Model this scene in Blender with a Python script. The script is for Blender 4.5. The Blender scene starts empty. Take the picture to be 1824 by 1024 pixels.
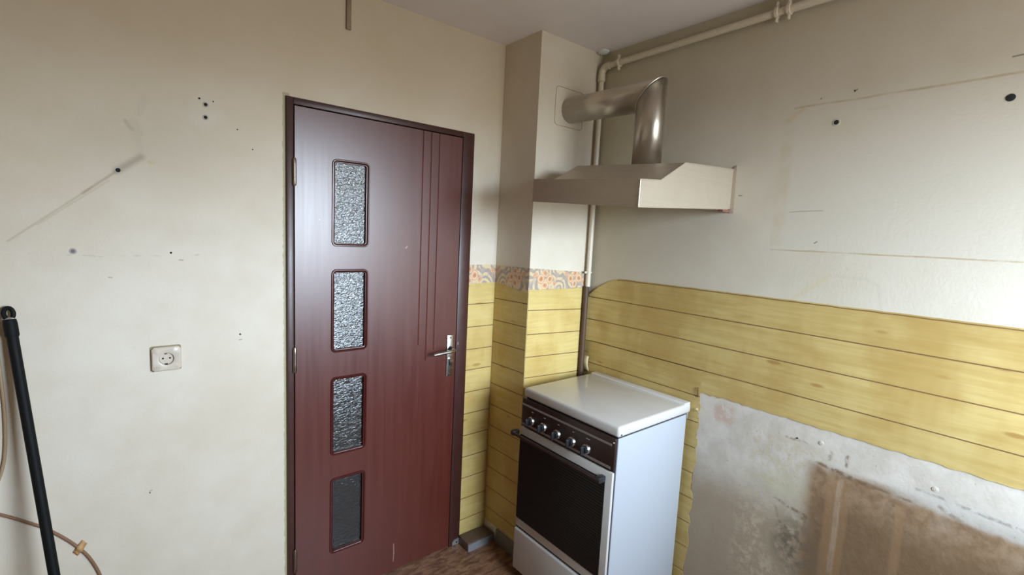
import bpy, bmesh, math, random
from mathutils import Vector, Matrix
random.seed(7)
C = bpy.context.scene.collection
S = bpy.context.scene

# ------------------------------------------------------------ camera
cam_d = bpy.data.cameras.new('camera')
cam = bpy.data.objects.new('camera', cam_d); C.objects.link(cam)
_r = Vector((0.77513226, -0.6299211, 0.04867631)); _u = Vector((0.03341983, 0.11781588, 0.99247294)); _f = Vector((0.63091449, 0.76767104, -0.11237474))
_l = Vector((-0.42153, -1.91319, 1.58445))
cam.matrix_world = Matrix(((_r.x, _u.x, -_f.x, _l.x), (_r.y, _u.y, -_f.y, _l.y), (_r.z, _u.z, -_f.z, _l.z), (0, 0, 0, 1)))
cam_d.sensor_width = 36.0; cam_d.lens = 855.166 * 36.0 / 1824.0; cam_d.clip_start = 0.03
S.camera = cam

# ------------------------------------------------------------ room numbers (metres)
H = 2.47            # ceiling
XR = 1.4386         # right wall plane
XC, YC = 1.0391, -0.2573   # corner pipe chase: side plane, front plane
XL = -2.10          # left wall plane
YF = -2.75           # window wall plane
WX0, WX1, WZ0, WZ1 = 0.28, 1.34, 1.12, 2.12   # window opening opposite the door

# ------------------------------------------------------------ sky, window light, exposure
W = bpy.data.worlds.new('sky'); S.world = W; W.use_nodes = True
wt = W.node_tree; wt.nodes.clear()
wo = wt.nodes.new('ShaderNodeOutputWorld'); wb = wt.nodes.new('ShaderNodeBackground')
tc = wt.nodes.new('ShaderNodeTexCoord'); sp = wt.nodes.new('ShaderNodeSeparateXYZ'); rp = wt.nodes.new('ShaderNodeValToRGB')
wt.links.new(tc.outputs['Generated'], sp.inputs[0])
mr = wt.nodes.new('ShaderNodeMapRange'); mr.inputs[1].default_value = -1; mr.inputs[2].default_value = 1
wt.links.new(sp.outputs[2], mr.inputs[0]); wt.links.new(mr.outputs[0], rp.inputs[0])
els = rp.color_ramp.elements
els[0].position = 0.40; els[0].color = (0.12, 0.12, 0.11, 1)
els[1].position = 1.0; els[1].color = (0.66, 0.83, 1.0, 1)
e = els.new(0.47); e.color = (0.26, 0.27, 0.26, 1)
e = els.new(0.51); e.color = (0.70, 0.85, 1.0, 1)
wt.links.new(rp.outputs[0], wb.inputs[0]); wb.inputs[1].default_value = 24.5
wt.links.new(wb.outputs[0], wo.inputs[0])
def portal(loc, rot, w, h):
    pl = bpy.data.lights.new('window_portal', 'AREA'); pl.shape = 'RECTANGLE'; pl.size = w; pl.size_y = h; pl.cycles.is_portal = True
    po = bpy.data.objects.new('window_portal', pl); C.objects.link(po); po.location = loc; po.rotation_euler = rot
portal(((WX0 + WX1) / 2, YF - 0.14, (WZ0 + WZ1) / 2), (math.radians(90), 0, 0), WX1 - WX0, WZ1 - WZ0)
vs = S.view_settings
vs.view_transform = 'Standard'; vs.look = 'None'; vs.gamma = 1.0; vs.use_curve_mapping = False; vs.exposure = 1.0

# ------------------------------------------------------------ node helper
class NT:
    def __init__(self, name):
        self.m = bpy.data.materials.new(name); self.m.use_nodes = True
        self.t = self.m.node_tree; self.b = self.t.nodes['Principled BSDF']
    def n(self, typ, **k):
        nd = self.t.nodes.new(typ)
        for a, v in k.items(): setattr(nd, a, v)
        return nd
    def put(self, sock, v):
        if hasattr(v, 'links'): self.t.links.new(v, sock)
        elif isinstance(v, (tuple, list)):
            sock.default_value = (*v, 1) if sock.type == 'RGBA' and len(v) == 3 else v
        else: sock.default_value = v
    def math(self, op, a, b=0.0, c=None, clamp=False):
        nd = self.n('ShaderNodeMath', operation=op); nd.use_clamp = clamp
        self.put(nd.inputs[0], a); self.put(nd.inputs[1], b)
        if c is not None: self.put(nd.inputs[2], c)
        return nd.outputs[0]
    def vm(self, op, a, b=(0, 0, 0)):
        nd = self.n('ShaderNodeVectorMath', operation=op)
        self.put(nd.inputs[0], a)
        if op == 'SCALE': self.put(nd.inputs[3], b)
        else: self.put(nd.inputs[1], b)
        return nd.outputs[1] if op in ('LENGTH', 'DOT_PRODUCT', 'DISTANCE') else nd.outputs[0]
    def pos(self): return self.n('ShaderNodeNewGeometry').outputs['Position']
    def obj(self): return self.n('ShaderNodeTexCoord').outputs['Object']
    def rnd(self): return self.n('ShaderNodeObjectInfo').outputs['Random']
    def sep(self, v):
        s = self.n('ShaderNodeSeparateXYZ'); self.put(s.inputs[0], v); return s.outputs
    def comb(self, x, y, z):
        s = self.n('ShaderNodeCombineXYZ'); self.put(s.inputs[0], x); self.put(s.inputs[1], y); self.put(s.inputs[2], z); return s.outputs[0]
    def noise(self, v, scale, detail=3, rough=0.55, dist=0.0):
        nd = self.n('ShaderNodeTexNoise'); self.put(nd.inputs['Vector'], v)
        nd.inputs['Scale'].default_value = scale; nd.inputs['Detail'].default_value = detail
        nd.inputs['Roughness'].default_value = rough; nd.inputs['Distortion'].default_value = dist
        return nd.outputs['Fac']
    def voro(self, v, scale, feature='F1'):
        nd = self.n('ShaderNodeTexVoronoi', feature=feature); self.put(nd.inputs['Vector'], v); nd.inputs['Scale'].default_value = scale
        return nd.outputs['Distance']
    def map(self, v, a, b, c=0.0, d=1.0, smooth=True):
        nd = self.n('ShaderNodeMapRange'); nd.interpolation_type = 'SMOOTHSTEP' if smooth else 'LINEAR'
        self.put(nd.inputs[0], v); self.put(nd.inputs[1], a); self.put(nd.inputs[2], b); self.put(nd.inputs[3], c); self.put(nd.inputs[4], d)
        return nd.outputs[0]
    def mix(self, f, a, b):
        nd = self.n('ShaderNodeMix', data_type='RGBA'); self.put(nd.inputs[0], f); self.put(nd.inputs[6], a); self.put(nd.inputs[7], b)
        return nd.outputs[2]
    def mul(self, *a):
        r = a[0]
        for x in a[1:]: r = self.math('MULTIPLY', r, x)
        return r
    def box(self, u, v, u0, u1, v0, v1, s=0.004):
        return self.mul(self.map(u, u0 - s, u0 + s), self.map(u, u1 - s, u1 + s, 1, 0), self.map(v, v0 - s, v0 + s), self.map(v, v1 - s, v1 + s, 1, 0))
    def seg(self, p2, a, b, w, s):
        """soft mask around the segment a-b in the plane vector p2 (x, y, 0)"""
        a3 = Vector((a[0], a[1], 0)); ba = Vector((b[0] - a[0], b[1] - a[1], 0))
        pa = self.vm('SUBTRACT', p2, tuple(a3))
        h = self.math('DIVIDE', self.vm('DOT_PRODUCT', pa, tuple(ba)), max(ba.dot(ba), 1e-9), clamp=True)
        cl = self.n('ShaderNodeVectorMath', operation='SCALE'); cl.inputs[0].default_value = ba; self.put(cl.inputs[3], h)
        d = self.vm('LENGTH', self.vm('SUBTRACT', pa, cl.outputs[0]))
        return self.map(d, w, w + s, 1, 0)
    def blob(self, p2, c, rx, ry, lo=0.4):
        q = self.vm('DIVIDE', self.vm('SUBTRACT', p2, (c[0], c[1], 0)), (rx, ry, 1))
        return self.map(self.vm('LENGTH', q), lo, 1.0, 1, 0)
    def bump(self, h, strength, dist=0.01):
        nd = self.n('ShaderNodeBump'); nd.inputs['Strength'].default_value = strength; nd.inputs['Distance'].default_value = dist
        self.put(nd.inputs['Height'], h); self.t.links.new(nd.outputs[0], self.b.inputs['Normal'])
    def out(self, color, rough=0.5, metal=0.0, spec=0.5, coat=0.0, coat_rough=0.1):
        self.put(self.b.inputs['Base Color'], color); self.put(self.b.inputs['Roughness'], rough); self.put(self.b.inputs['Metallic'], metal)
        self.b.inputs['Specular IOR Level'].default_value = spec
        self.b.inputs['Coat Weight'].default_value = coat; self.b.inputs['Coat Roughness'].default_value = coat_rough
        return self.m

def plain(name, col, rough=0.5, metal=0.0, var=0.12, scale=25, spec=0.5, coat=0.0):
    m = NT(name); f = m.noise(m.obj(), scale, 4)
    c = m.mix(f, tuple(x * (1 - var) for x in col), tuple(min(1, x * (1 + var)) for x in col))
    return m.out(c, (m.map(f, 0, 1, max(0, rough - 0.06), min(1, rough + 0.06)) if var > 0 else rough), metal, spec, coat)

# ------------------------------------------------------------ mesh helpers
def finish(name, bm, mat, parent=None, smooth=False, angle=35):
    bmesh.ops.recalc_face_normals(bm, faces=bm.faces)
    me = bpy.data.meshes.new(name); bm.to_mesh(me); bm.free()
    if mat: me.materials.append(mat)
    if smooth:
        me.polygons.foreach_set('use_smooth', [True] * len(me.polygons))
        try: me.set_sharp_from_angle(angle=math.radians(angle))
        except Exception: pass
    o = bpy.data.objects.new(name, me); C.objects.link(o)
    if parent is not None:
        o.parent = parent
        o.matrix_parent_inverse = Matrix.Translation(parent_world(parent)).inverted()
    return o
def parent_world(p):
    v = Vector(p.location)
    q = p
    while q.parent is not None:
        break
    return v if p.type == 'EMPTY' else Vector((0, 0, 0))
def thing(name, label, cat, loc=(0, 0, 0), group=None, kind=None):
    o = bpy.data.objects.new(name, None); C.objects.link(o); o.location = loc; o.empty_display_size = 0.05
    return tag(o, label, cat, group, kind)
def tag(o, label, cat=None, group=None, kind=None):
    o['label'] = label
    if cat: o['category'] = cat
    if group: o['group'] = group
    if kind: o['kind'] = kind
    return o
def bx(bm, x0, x1, y0, y1, z0, z1, bev=0.0, seg=2):
    b2 = bmesh.new(); bmesh.ops.create_cube(b2, size=1.0)
    for v in b2.verts: v.co = Vector(((x0 + x1) / 2 + v.co.x * (x1 - x0), (y0 + y1) / 2 + v.co.y * (y1 - y0), (z0 + z1) / 2 + v.co.z * (z1 - z0)))
    if bev > 0: bmesh.ops.bevel(b2, geom=list(b2.edges) + list(b2.verts), offset=bev, segments=seg, profile=0.5, affect='EDGES')
    merge(bm, b2)
def merge(bm, b2):
    me = bpy.data.meshes.new('tmp'); b2.to_mesh(me); b2.free(); bm.from_mesh(me); bpy.data.meshes.remove(me)
def box(name, x0, x1, y0, y1, z0, z1, mat, parent=None, bev=0.0, seg=2):
    bm = bmesh.new(); bx(bm, x0, x1, y0, y1, z0, z1, bev, seg); return finish(name, bm, mat, parent, smooth=bev > 0)
def tube(bm, pts, r, n=14, cap=True):
    pts = [Vector(p) for p in pts]; rad = r if isinstance(r, (list, tuple)) else [r] * len(pts)
    rings = []; ref = None
    for i, p in enumerate(pts):
        a = pts[max(i - 1, 0)]; b = pts[min(i + 1, len(pts) - 1)]
        d = (b - a).normalized()
        if ref is None:
            ref = d.orthogonal().normalized()
        ref = (ref - d * ref.dot(d)).normalized(); sd = d.cross(ref)
        rings.append([bm.verts.new(p + (ref * math.cos(t) + sd * math.sin(t)) * rad[i]) for t in [2 * math.pi * k / n for k in range(n)]])
    for i in range(len(rings) - 1):
        for k in range(n): bm.faces.new((rings[i][k], rings[i][(k + 1) % n], rings[i + 1][(k + 1) % n], rings[i + 1][k]))
    if cap:
        bm.faces.new(rings[0][::-1]); bm.faces.new(rings[-1])
def tube_obj(name, pts, r, mat, parent=None, n=14):
    bm = bmesh.new(); tube(bm, pts, r, n); return finish(name, bm, mat, parent, smooth=True)
def lathe(bm, prof, o, axis, n=24):
    """prof: (radius, distance along axis)"""
    axis = Vector(axis).normalized(); a = axis.orthogonal().normalized(); b = axis.cross(a); o = Vector(o)
    rings = []
    for r, d in prof:
        if r < 1e-6: rings.append([bm.verts.new(o + axis * d)])
        else: rings.append([bm.verts.new(o + axis * d + (a * math.cos(2 * math.pi * k / n) + b * math.sin(2 * math.pi * k / n)) * r) for k in range(n)])
    for i in range(len(rings) - 1):
        A, B = rings[i], rings[i + 1]
        for k in range(n):
            k2 = (k + 1) % n
            q = [A[k % len(A)], A[k2 % len(A)], B[k2 % len(B)], B[k % len(B)]]
            u = []
            for v in q:
                if v not in u: u.append(v)
            if len(u) > 2: bm.faces.new(u)
def lathe_obj(name, prof, o, axis, mat, parent=None, n=24):
    bm = bmesh.new(); lathe(bm, prof, o, axis, n); return finish(name, bm, mat, parent, smooth=True)
def prism(bm, poly, f, d0, d1):
    """poly: 2D outline, f(u, v, d) -> 3D"""
    a = [bm.verts.new(f(u, v, d0)) for u, v in poly]; b = [bm.verts.new(f(u, v, d1)) for u, v in poly]
    n = len(poly); bm.faces.new(a); bm.faces.new(b[::-1])
    for i in range(n): bm.faces.new((a[i], a[(i + 1) % n], b[(i + 1) % n], b[i]))
def prism_obj(name, poly, f, d0, d1, mat, parent=None, smooth=False):
    bm = bmesh.new(); prism(bm, poly, f, d0, d1); return finish(name, bm, mat, parent, smooth)
def rrect(x0, x1, z0, z1, r, n=6):
    out = []
    for cx, cz, a0 in ((x1 - r, z1 - r, 0), (x0 + r, z1 - r, 90), (x0 + r, z0 + r, 180), (x1 - r, z0 + r, 270)):
        for k in range(n + 1):
            t = math.radians(a0 + 90 * k / n); out.append((cx + r * math.cos(t), cz + r * math.sin(t)))
    return out
def sheet(name, u0, u1, vb, vt, f, mat, parent, nu=1, nv=1, depth=None, th=0.0012):
    """thin paper strip: vb(u), vt(u) give lower and upper edge, f(u, v, d) places it, d = distance off the wall"""
    fb = vb if callable(vb) else (lambda u: vb); ft = vt if callable(vt) else (lambda u: vt)
    bm = bmesh.new(); F = []; B = []
    for i in range(nu + 1):
        u = u0 + (u1 - u0) * i / nu; rf = []; rb = []
        for j in range(nv + 1):
            v = fb(u) + (ft(u) - fb(u)) * j / nv
            d = depth(u, v) if depth else 0.0022
            rf.append(bm.verts.new(f(u, v, d))); rb.append(bm.verts.new(f(u, v, d - th)))
        F.append(rf); B.append(rb)
    for i in range(nu):
        for j in range(nv):
            bm.faces.new((F[i][j], F[i + 1][j], F[i + 1][j + 1], F[i][j + 1])); bm.faces.new((B[i][j], B[i][j + 1], B[i + 1][j + 1], B[i + 1][j]))
        bm.faces.new((F[i][0], B[i][0], B[i + 1][0], F[i + 1][0])); bm.faces.new((F[i][nv], F[i + 1][nv], B[i + 1][nv], B[i][nv]))
    for j in range(nv):
        bm.faces.new((F[0][j], F[0][j + 1], B[0][j + 1], B[0][j])); bm.faces.new((F[nu][j], B[nu][j], B[nu][j + 1], F[nu][j + 1]))
    return finish(name, bm, mat, parent, smooth=nv > 1)
def jit(seed, amp, step=0.012):
    rr = random.Random(seed); tab = [rr.uniform(-1, 1) for _ in range(997)]
    def g(u):
        t = u / step; i = math.floor(t); w = t - i
        return amp * (tab[i % 997] * (1 - w) + tab[(i + 1) % 997] * w)
    return g
fY = lambda y0: (lambda u, v, d: (u, y0 - d, v))        # on a plane facing -y: u = x, v = z
fX = lambda x0: (lambda u, v, d: (x0 - d, u, v))        # on a plane facing -x: u = y, v = z

# ------------------------------------------------------------ materials of the shell
def paint_base(m, p, a, b):
    n1 = m.noise(p, 1.6, 4); n2 = m.noise(p, 9, 5)
    return m.mix(m.map(m.math('ADD', m.mul(n1, 0.7), m.mul(n2, 0.3)), 0.36, 0.66), a, b)

def mat_wall_back():
    m = NT('old_cream_wall_paint'); p = m.pos(); s = m.sep(p); x, z = s[0], s[2]
    w = m.vm('SUBTRACT', p, (0, 0, 0)); p2 = m.comb(x, z, 0.0)
    wn = m.n('ShaderNodeTexNoise'); m.put(wn.inputs['Vector'], p); wn.inputs['Scale'].default_value = 14; wn.inputs['Detail'].default_value = 4
    p2w = m.vm('ADD', p2, m.vm('SCALE', m.vm('SUBTRACT', wn.outputs['Color'], (0.5, 0.5, 0.5)), 0.03))
    p2w = m.vm('MULTIPLY', p2w, (1, 1, 0))
    c = paint_base(m, p, (0.605, 0.52, 0.41), (0.675, 0.60, 0.505))
    # grime near the old lamp point and above the socket line
    gr = m.mul(m.blob(p2w, (-0.30, 1.82), 0.42, 0.22, 0.1), 0.35); c = m.mix(gr, c, (0.42, 0.375, 0.28))
    gr = m.mul(m.blob(p2w, (-0.19, 1.93), 0.06, 0.07, 0.5), 0.35); c = m.mix(gr, c, (0.62, 0.59, 0.52))
    # blotchy yellow-brown tone, stronger towards the top of the wall
    k = m.mul(m.map(m.math('ADD', z, m.mul(m.math('SUBTRACT', m.noise(p, 2.2, 4), 0.5), 1.2)), 1.45, 2.25), 0.5); c = m.mix(k, c, (0.55, 0.44, 0.285))
    # slanting soot streak
    k = m.seg(p2, (-0.362, 1.762), (-0.420, 1.714), 0.0005, 0.018); c = m.mix(m.mul(k, 0.55), c, (0.24, 0.19, 0.13))
    k = m.seg(p2, (-0.415, 1.718), (-0.50, 1.640), 0.0004, 0.006); c = m.mix(m.mul(k, 0.50), c, (0.28, 0.21, 0.13))
    k = m.seg(p2, (-0.48, 1.658), (-0.66, 1.495), 0.0003, 0.005); c = m.mix(m.mul(k, 0.42), c, (0.36, 0.29, 0.17))
    k = m.seg(p2, (-0.44, 1.682), (-0.60, 1.543), 0.0003, 0.004); c = m.mix(m.mul(k, 0.28), c, (0.36, 0.29, 0.17))
    k = m.seg(p2w, (-0.36, 1.77), (-0.372, 1.86), 0.002, 0.022); c = m.mix(m.mul(k, 0.16), c, (0.36, 0.31, 0.24))
    k = m.seg(p2w, (-0.378, 1.838), (-0.392, 1.865), 0.0005, 0.008); c = m.mix(m.mul(k, 0.30), c, (0.25, 0.20, 0.15))
    k = m.seg(p2w, (-0.356, 1.90), (-0.35, 1.95), 0.001, 0.014); c = m.mix(m.mul(k, 0.16), c, (0.36, 0.31, 0.24))
    k = m.blob(p2w, (-0.335, 1.752), 0.014, 0.012); c = m.mix(m.mul(k, 0.55), c, (0.50, 0.42, 0.20))
    # faint shelf line and scratches
    for a, b in (((-0.70, 1.462), (-0.22, 1.455)),):
        k = m.mul(m.seg(p2w, a, b, 0.0006, 0.004), m.map(m.noise(p, 30, 2), 0.5, 0.7)); c = m.mix(m.mul(k, 0.45), c, (0.36, 0.33, 0.26))
    for a, b in (((-0.45, 1.39), (-0.443, 1.389)), ((-0.27, 1.444), (-0.26, 1.443)), ((-0.10, 1.158), (-0.092, 1.159)), ((-0.37, 0.67), (-0.365, 0.672)), ((-0.71, 1.958), (-0.655, 1.955))):
        k = m.seg(p2, a, b, 0.0006, 0.003); c = m.mix(m.mul(k, 0.6), c, (0.28, 0.23, 0.15))
    # ragged yellow filler along the door frame
    k = m.box(m.math('ADD', x, m.mul(m.math('SUBTRACT', m.noise(p, 40, 3), 0.5), 0.012)), z, 0.0475, 0.070, 0.0, 2.045, 0.002); c = m.mix(m.mul(k, 0.75), c, (0.34, 0.29, 0.14))
    m.bump(m.noise(p, 120, 4), 0.08, 0.004)
    return m.out(c, 0.55, spec=0.35)

def mat_wall_right():
    m = NT('stained_grey_white_plaster'); p = m.pos(); s = m.sep(p); y, z = s[1], s[2]
    p2 = m.comb(y, z, 0.0)
    wn = m.n('ShaderNodeTexNoise'); m.put(wn.inputs['Vector'], p); wn.inputs['Scale'].default_value = 9; wn.inputs['Detail'].default_value = 6
    wc = m.vm('SUBTRACT', wn.outputs['Color'], (0.5, 0.5, 0.5))
    p2w = m.vm('MULTIPLY', m.vm('ADD', p2, m.vm('SCALE', wc, 0.05)), (1, 1, 0))
    p2s = m.vm('MULTIPLY', m.vm('ADD', p2, m.vm('SCALE', wc, 0.008)), (1, 1, 0))
    p2m = m.vm('MULTIPLY', m.vm('ADD', p2, m.vm('SCALE', wc, 0.022)), (1, 1, 0))
    sw = m.sep(p2w); yw, zw = sw[0], sw[1]; ss = m.sep(p2s); ys, zs = ss[0], ss[1]
    nf = m.noise(p, 38, 5, 0.65); nm = m.noise(p, 12, 5, 0.6)
    c = paint_base(m, p, (0.50, 0.44, 0.345), (0.545, 0.49, 0.405))
    # greasy yellow film above the hood and round the corner pipe
    k = m.mul(m.map(yw, -0.75, -0.30), m.map(z, 1.2, 1.7)); c = m.mix(m.mul(k, 0.45), c, (0.40, 0.34, 0.19))
    k = m.mul(m.map(zw, 2.22, 2.40), 0.35); c = m.mix(k, c, (0.43, 0.375, 0.24))
    # ghost of the wall cabinet: cleaner paint, brown rim
    g = m.box(ys, zs, -3.2, -1.142, 1.575, 2.068, 0.006); c = m.mix(m.mul(g, 0.7), c, (0.525, 0.475, 0.395))
    k = m.box(ys, zs, -1.175, -1.136, 1.58, 2.03, 0.010); c = m.mix(m.mul(k, m.map(nm, 0.35, 0.65), 0.55), c, (0.46, 0.38, 0.25))
    k = m.seg(p2s, (-1.17, 2.068), (-3.0, 2.078), 0.0016, 0.0035); c = m.mix(m.mul(k, m.map(nm, 0.30, 0.60), 0.6), c, (0.36, 0.25, 0.14))
    k = m.seg(p2s, (-1.14, 1.572), (-3.0, 1.578), 0.0010, 0.0030); c = m.mix(m.mul(k, m.map(nm, 0.2, 0.6), 0.7), c, (0.36, 0.25, 0.14))
    k = m.seg(p2s, (-1.15, 2.03), (-1.20, 2.064), 0.003, 0.010); c = m.mix(m.mul(k, 0.5), c, (0.50, 0.38, 0.22))
    k = m.seg(p2s, (-1.19, 1.706), (-1.295, 1.712), 0.0006, 0.0022); c = m.mix(m.mul(k, 0.7), c, (0.30, 0.25, 0.18))
    k = m.blob(p2w, (-1.31, 1.985), 0.13, 0.06, 0.1); c = m.mix(m.mul(k, 0.30), c, (0.50, 0.44, 0.30))
    k = m.seg(p2s, (-1.39, 2.03), (-1.44, 2.03), 0.002, 0.006); c = m.mix(m.mul(k, 0.30), c, (0.45, 0.38, 0.25))
    # pale rounded ghost over the boards
    k = m.seg(p2s, (-1.235, 1.405), (-1.335, 1.492), 0.003, 0.012); c = m.mix(m.mul(k, 0.55), c, (0.50, 0.42, 0.28))
    for a, b in (((-1.335, 1.494), (-1.44, 1.493)), ((-1.44, 1.493), (-1.475, 1.474)), ((-1.475, 1.474), (-1.492, 1.385))):
        k = m.seg(p2s, a, b, 0.002, 0.006); c = m.mix(m.mul(k, 0.35), c, (0.46, 0.42, 0.34))
    for a, b in (((-1.345, 2.093), (-1.352, 2.100)), ((-1.247, 2.085), (-1.25, 2.087)), ((-1.0, 1.77), (-1.012, 1.77)), ((-1.28, 1.60), (-1.287, 1.605)), ((-1.70, 2.115), (-1.74, 2.118))):
        k = m.seg(p2s, a, b, 0.0008, 0.0025); c = m.mix(m.mul(k, 0.75), c, (0.14, 0.11, 0.08))
    # bare zone where the paper was pulled off
    bare = m.map(z, 0.985, 0.995, 1, 0)
    cb = m.mix(m.map(nm, 0.30, 0.70), (0.43, 0.375, 0.31), (0.53, 0.475, 0.41))
    low = m.mul(m.map(zw, 0.78, 0.52), 0.85); cb = m.mix(low, cb, (0.25, 0.18, 0.11))
    fl = m.mul(m.box(yw, zw, -1.40, -1.12, 0.30, 0.90, 0.05), m.map(nf, 0.45, 0.62)); cb = m.mix(m.mul(fl, 0.65), cb, (0.42, 0.35, 0.24))
    pk = m.mul(m.box(yw, zw, -1.07, -0.985, 0.865, 0.94, 0.014), m.map(nf, 0.35, 0.55)); cb = m.mix(m.mul(pk, 0.6), cb, (0.42, 0.26, 0.19))
    # brown glue field with a ragged upper edge
    edge = m.math('ADD', 0.846, m.mul(m.math('SUBTRACT', nm, 0.5), 0.05))
    br = m.mul(m.map(yw, -1.315, -1.375), m.map(m.math('SUBTRACT', z, edge), -0.03, 0.012, 1, 0))
    cb = m.mix(m.mul(br, m.map(nm, 0.2, 0.5, 0.8, 1.0)), cb, m.mix(m.map(nf, 0.3, 0.7), (0.18, 0.108, 0.058), (0.26, 0.17, 0.10)))
    br2 = m.mul(m.map(yw, -1.34, -1.40), m.map(zw, 0.80, 0.66)); cb = m.mix(m.mul(br2, 0.75), cb, (0.13, 0.078, 0.038))
    up = m.mul(m.map(yw, -1.50, -1.75), m.box(ys, zw, -3.0, -1.5, 0.815, 0.875, 0.012)); cb = m.mix(m.mul(up, 0.7), cb, (0.45, 0.42, 0.38))
    for a, b, w, f in (((-1.372, 0.838), (-1.47, 0.836), 0.003, 0.8), ((-1.42, 0.835), (-1.53, 0.828), 0.004, 0.9), ((-1.53, 0.828), (-1.64, 0.825), 0.001, 0.7),
                       ((-1.64, 0.868), (-1.78, 0.862), 0.0015, 0.45), ((-1.78, 0.862), (-1.95, 0.850), 0.002, 0.5), ((-1.70, 0.836), (-1.80, 0.795), 0.003, 0.5),
                       ((-1.455, 0.90), (-1.457, 0.865), 0.002, 0.8), ((-1.405, 0.89), (-1.403, 0.87), 0.003, 0.45), ((-1.59, 0.80), (-1.591, 0.792), 0.002, 0.8),
                       ((-1.265, 0.900), (-1.335, 0.897), 0.0008, 0.5), ((-1.255, 0.655), (-1.40, 0.625), 0.002, 0.75), ((-1.35, 0.635), (-1.345, 0.60), 0.005, 0.75),
                       ((-1.395, 0.595), (-1.405, 0.58), 0.009, 0.85), ((-1.255, 0.65), (-1.262, 0.585), 0.002, 0.4), ((-1.27, 0.575), (-1.32, 0.56), 0.003, 0.6)):
        k = m.seg(p2m, a, b, w * 0.5, w + 0.006); cb = m.mix(m.mul(k, f, m.map(nf, 0.38, 0.6)), cb, (0.13, 0.075, 0.04))
    for u, w in ((-1.462, 0.007), (-1.61, 0.006), (-1.425, 0.010)):
        k = m.mul(m.map(m.math('ABSOLUTE', m.math('SUBTRACT', ys, u)), w, w + 0.012, 1, 0), m.map(z, 0.84, 0.78)); cb = m.mix(m.mul(k, 0.45), cb, (0.26, 0.15, 0.075))
    k = m.mul(m.map(m.math('ABSOLUTE', m.math('SUBTRACT', ys, -1.445)), 0.004, 0.012, 1, 0), m.map(z, 0.83, 0.80)); cb = m.mix(m.mul(k, m.map(nm, 0.3, 0.6), 0.42), cb, (0.40, 0.30, 0.21))
    mo = m.mul(m.blob(p2w, (-1.325, 0.50), 0.13, 0.20, 0.15), m.map(nf, 0.36, 0.60)); cb = m.mix(m.mul(mo, 0.9), cb, (0.10, 0.075, 0.05))
    ol = m.blob(p2w, (-1.27, 0.72), 0.13, 0.08, 0.1); cb = m.mix(m.mul(ol, 0.30), cb, (0.36, 0.34, 0.16))
    sp_ = m.map(m.noise(p, 70, 2), 0.70, 0.76); cb = m.mix(m.mul(sp_, 0.5), cb, (0.22, 0.16, 0.11))
    c = m.mix(bare, c, cb)
    m.bump(m.math('ADD', m.noise(p, 110, 4), m.mul(bare, m.noise(p, 22, 4), 2.0)), 0.12, 0.005)
    return m.out(c, 0.6, spec=0.3)

def mat_simple_wall(name, a, b):
    m = NT(name); p = m.pos(); c = paint_base(m, p, a, b); m.bump(m.noise(p, 110, 4), 0.08, 0.004); return m.out(c, 0.6, spec=0.3)
M_back = mat_wall_back(); M_right = mat_wall_right()
M_chase = mat_simple_wall('chase_paint', (0.62, 0.54, 0.425), (0.68, 0.605, 0.50))
M_left = mat_simple_wall('unseen_wall_bounce_tint', (0.56, 0.425, 0.25), (0.61, 0.47, 0.29))  # unseen wall; yellow-brown chosen to warm the bounce light
M_front = mat_simple_wall('window_wall_shade', (0.20, 0.15, 0.10), (0.25, 0.19, 0.13))  # dark brown stands for this wall being backlit and in shade
M_ceil = mat_simple_wall('ceiling_paint', (0.80, 0.745, 0.73), (0.84, 0.785, 0.775))

def mat_floor():
    m = NT('brown_linoleum'); p = m.pos(); q = m.vm('MULTIPLY', p, (3, 9, 1))
    n = m.noise(q, 5, 6, 0.65, 0.6); n2 = m.noise(p, 26, 4)
    c = m.mix(m.map(n, 0.35, 0.65), (0.115, 0.050, 0.028), (0.26, 0.135, 0.075)); c = m.mix(m.map(n2, 0.55, 0.75), c, (0.08, 0.035, 0.02))
    return m.out(c, 0.38)
M_floor = mat_floor()

def mat_board(name, a, b, tint):
    m = NT(name); p = m.pos(); s = m.sep(p); o = m.mul(m.rnd(), 37.0)
    u = m.math('ADD', s[0], s[1]); q = m.comb(m.mul(u, 3.0), m.math('ADD', m.mul(s[2], 34), o), o)
    g = m.noise(q, 1.6, 5, 0.6, 0.35); g2 = m.noise(m.comb(m.mul(u, 8), m.mul(s[2], 190), o), 1.0, 3)
    c = m.mix(m.map(g, 0.25, 0.75), a, b)
    c = m.mix(m.mul(m.map(g2, 0.45, 0.8), 0.18), c, tint)
    kn = m.voro(m.comb(m.mul(u, 2.2), m.math('ADD', m.mul(s[2], 7.5), o), 0.0), 1.6)
    c = m.mix(m.mul(m.map(kn, 0.05, 0.12, 1, 0), 0.75), c, (tint[0] * 0.75, tint[1] * 0.6, tint[2] * 0.5))
    big = m.noise(m.vm('MULTIPLY', p, (1, 1, 0.8)), 4.5, 4); c = m.mix(m.mul(m.map(big, 0.42, 0.66), 0.6), c, tint)
    st2 = m.noise(m.comb(m.mul(u, 11), m.mul(s[2], 1.6), 3.0), 1.0, 2); c = m.mix(m.mul(m.map(st2, 0.52, 0.7), 0.35), c, b)
    m.bump(m.noise(p, 60, 4), 0.06, 0.003)
    return m.out(c, 0.5, spec=0.35)
M_board_r = mat_board('aged_pine_print', (0.39, 0.27, 0.088), (0.475, 0.355, 0.142), (0.33, 0.20, 0.055))
M_board_b = mat_board('pale_pine_print', (0.53, 0.385, 0.125), (0.61, 0.465, 0.19), (0.44, 0.275, 0.075))
M_joint = plain('board_joint_line', (0.17, 0.085, 0.026), 0.7)
M_curl = plain('torn_paper_back', (0.62, 0.52, 0.30), 0.8)

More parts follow.
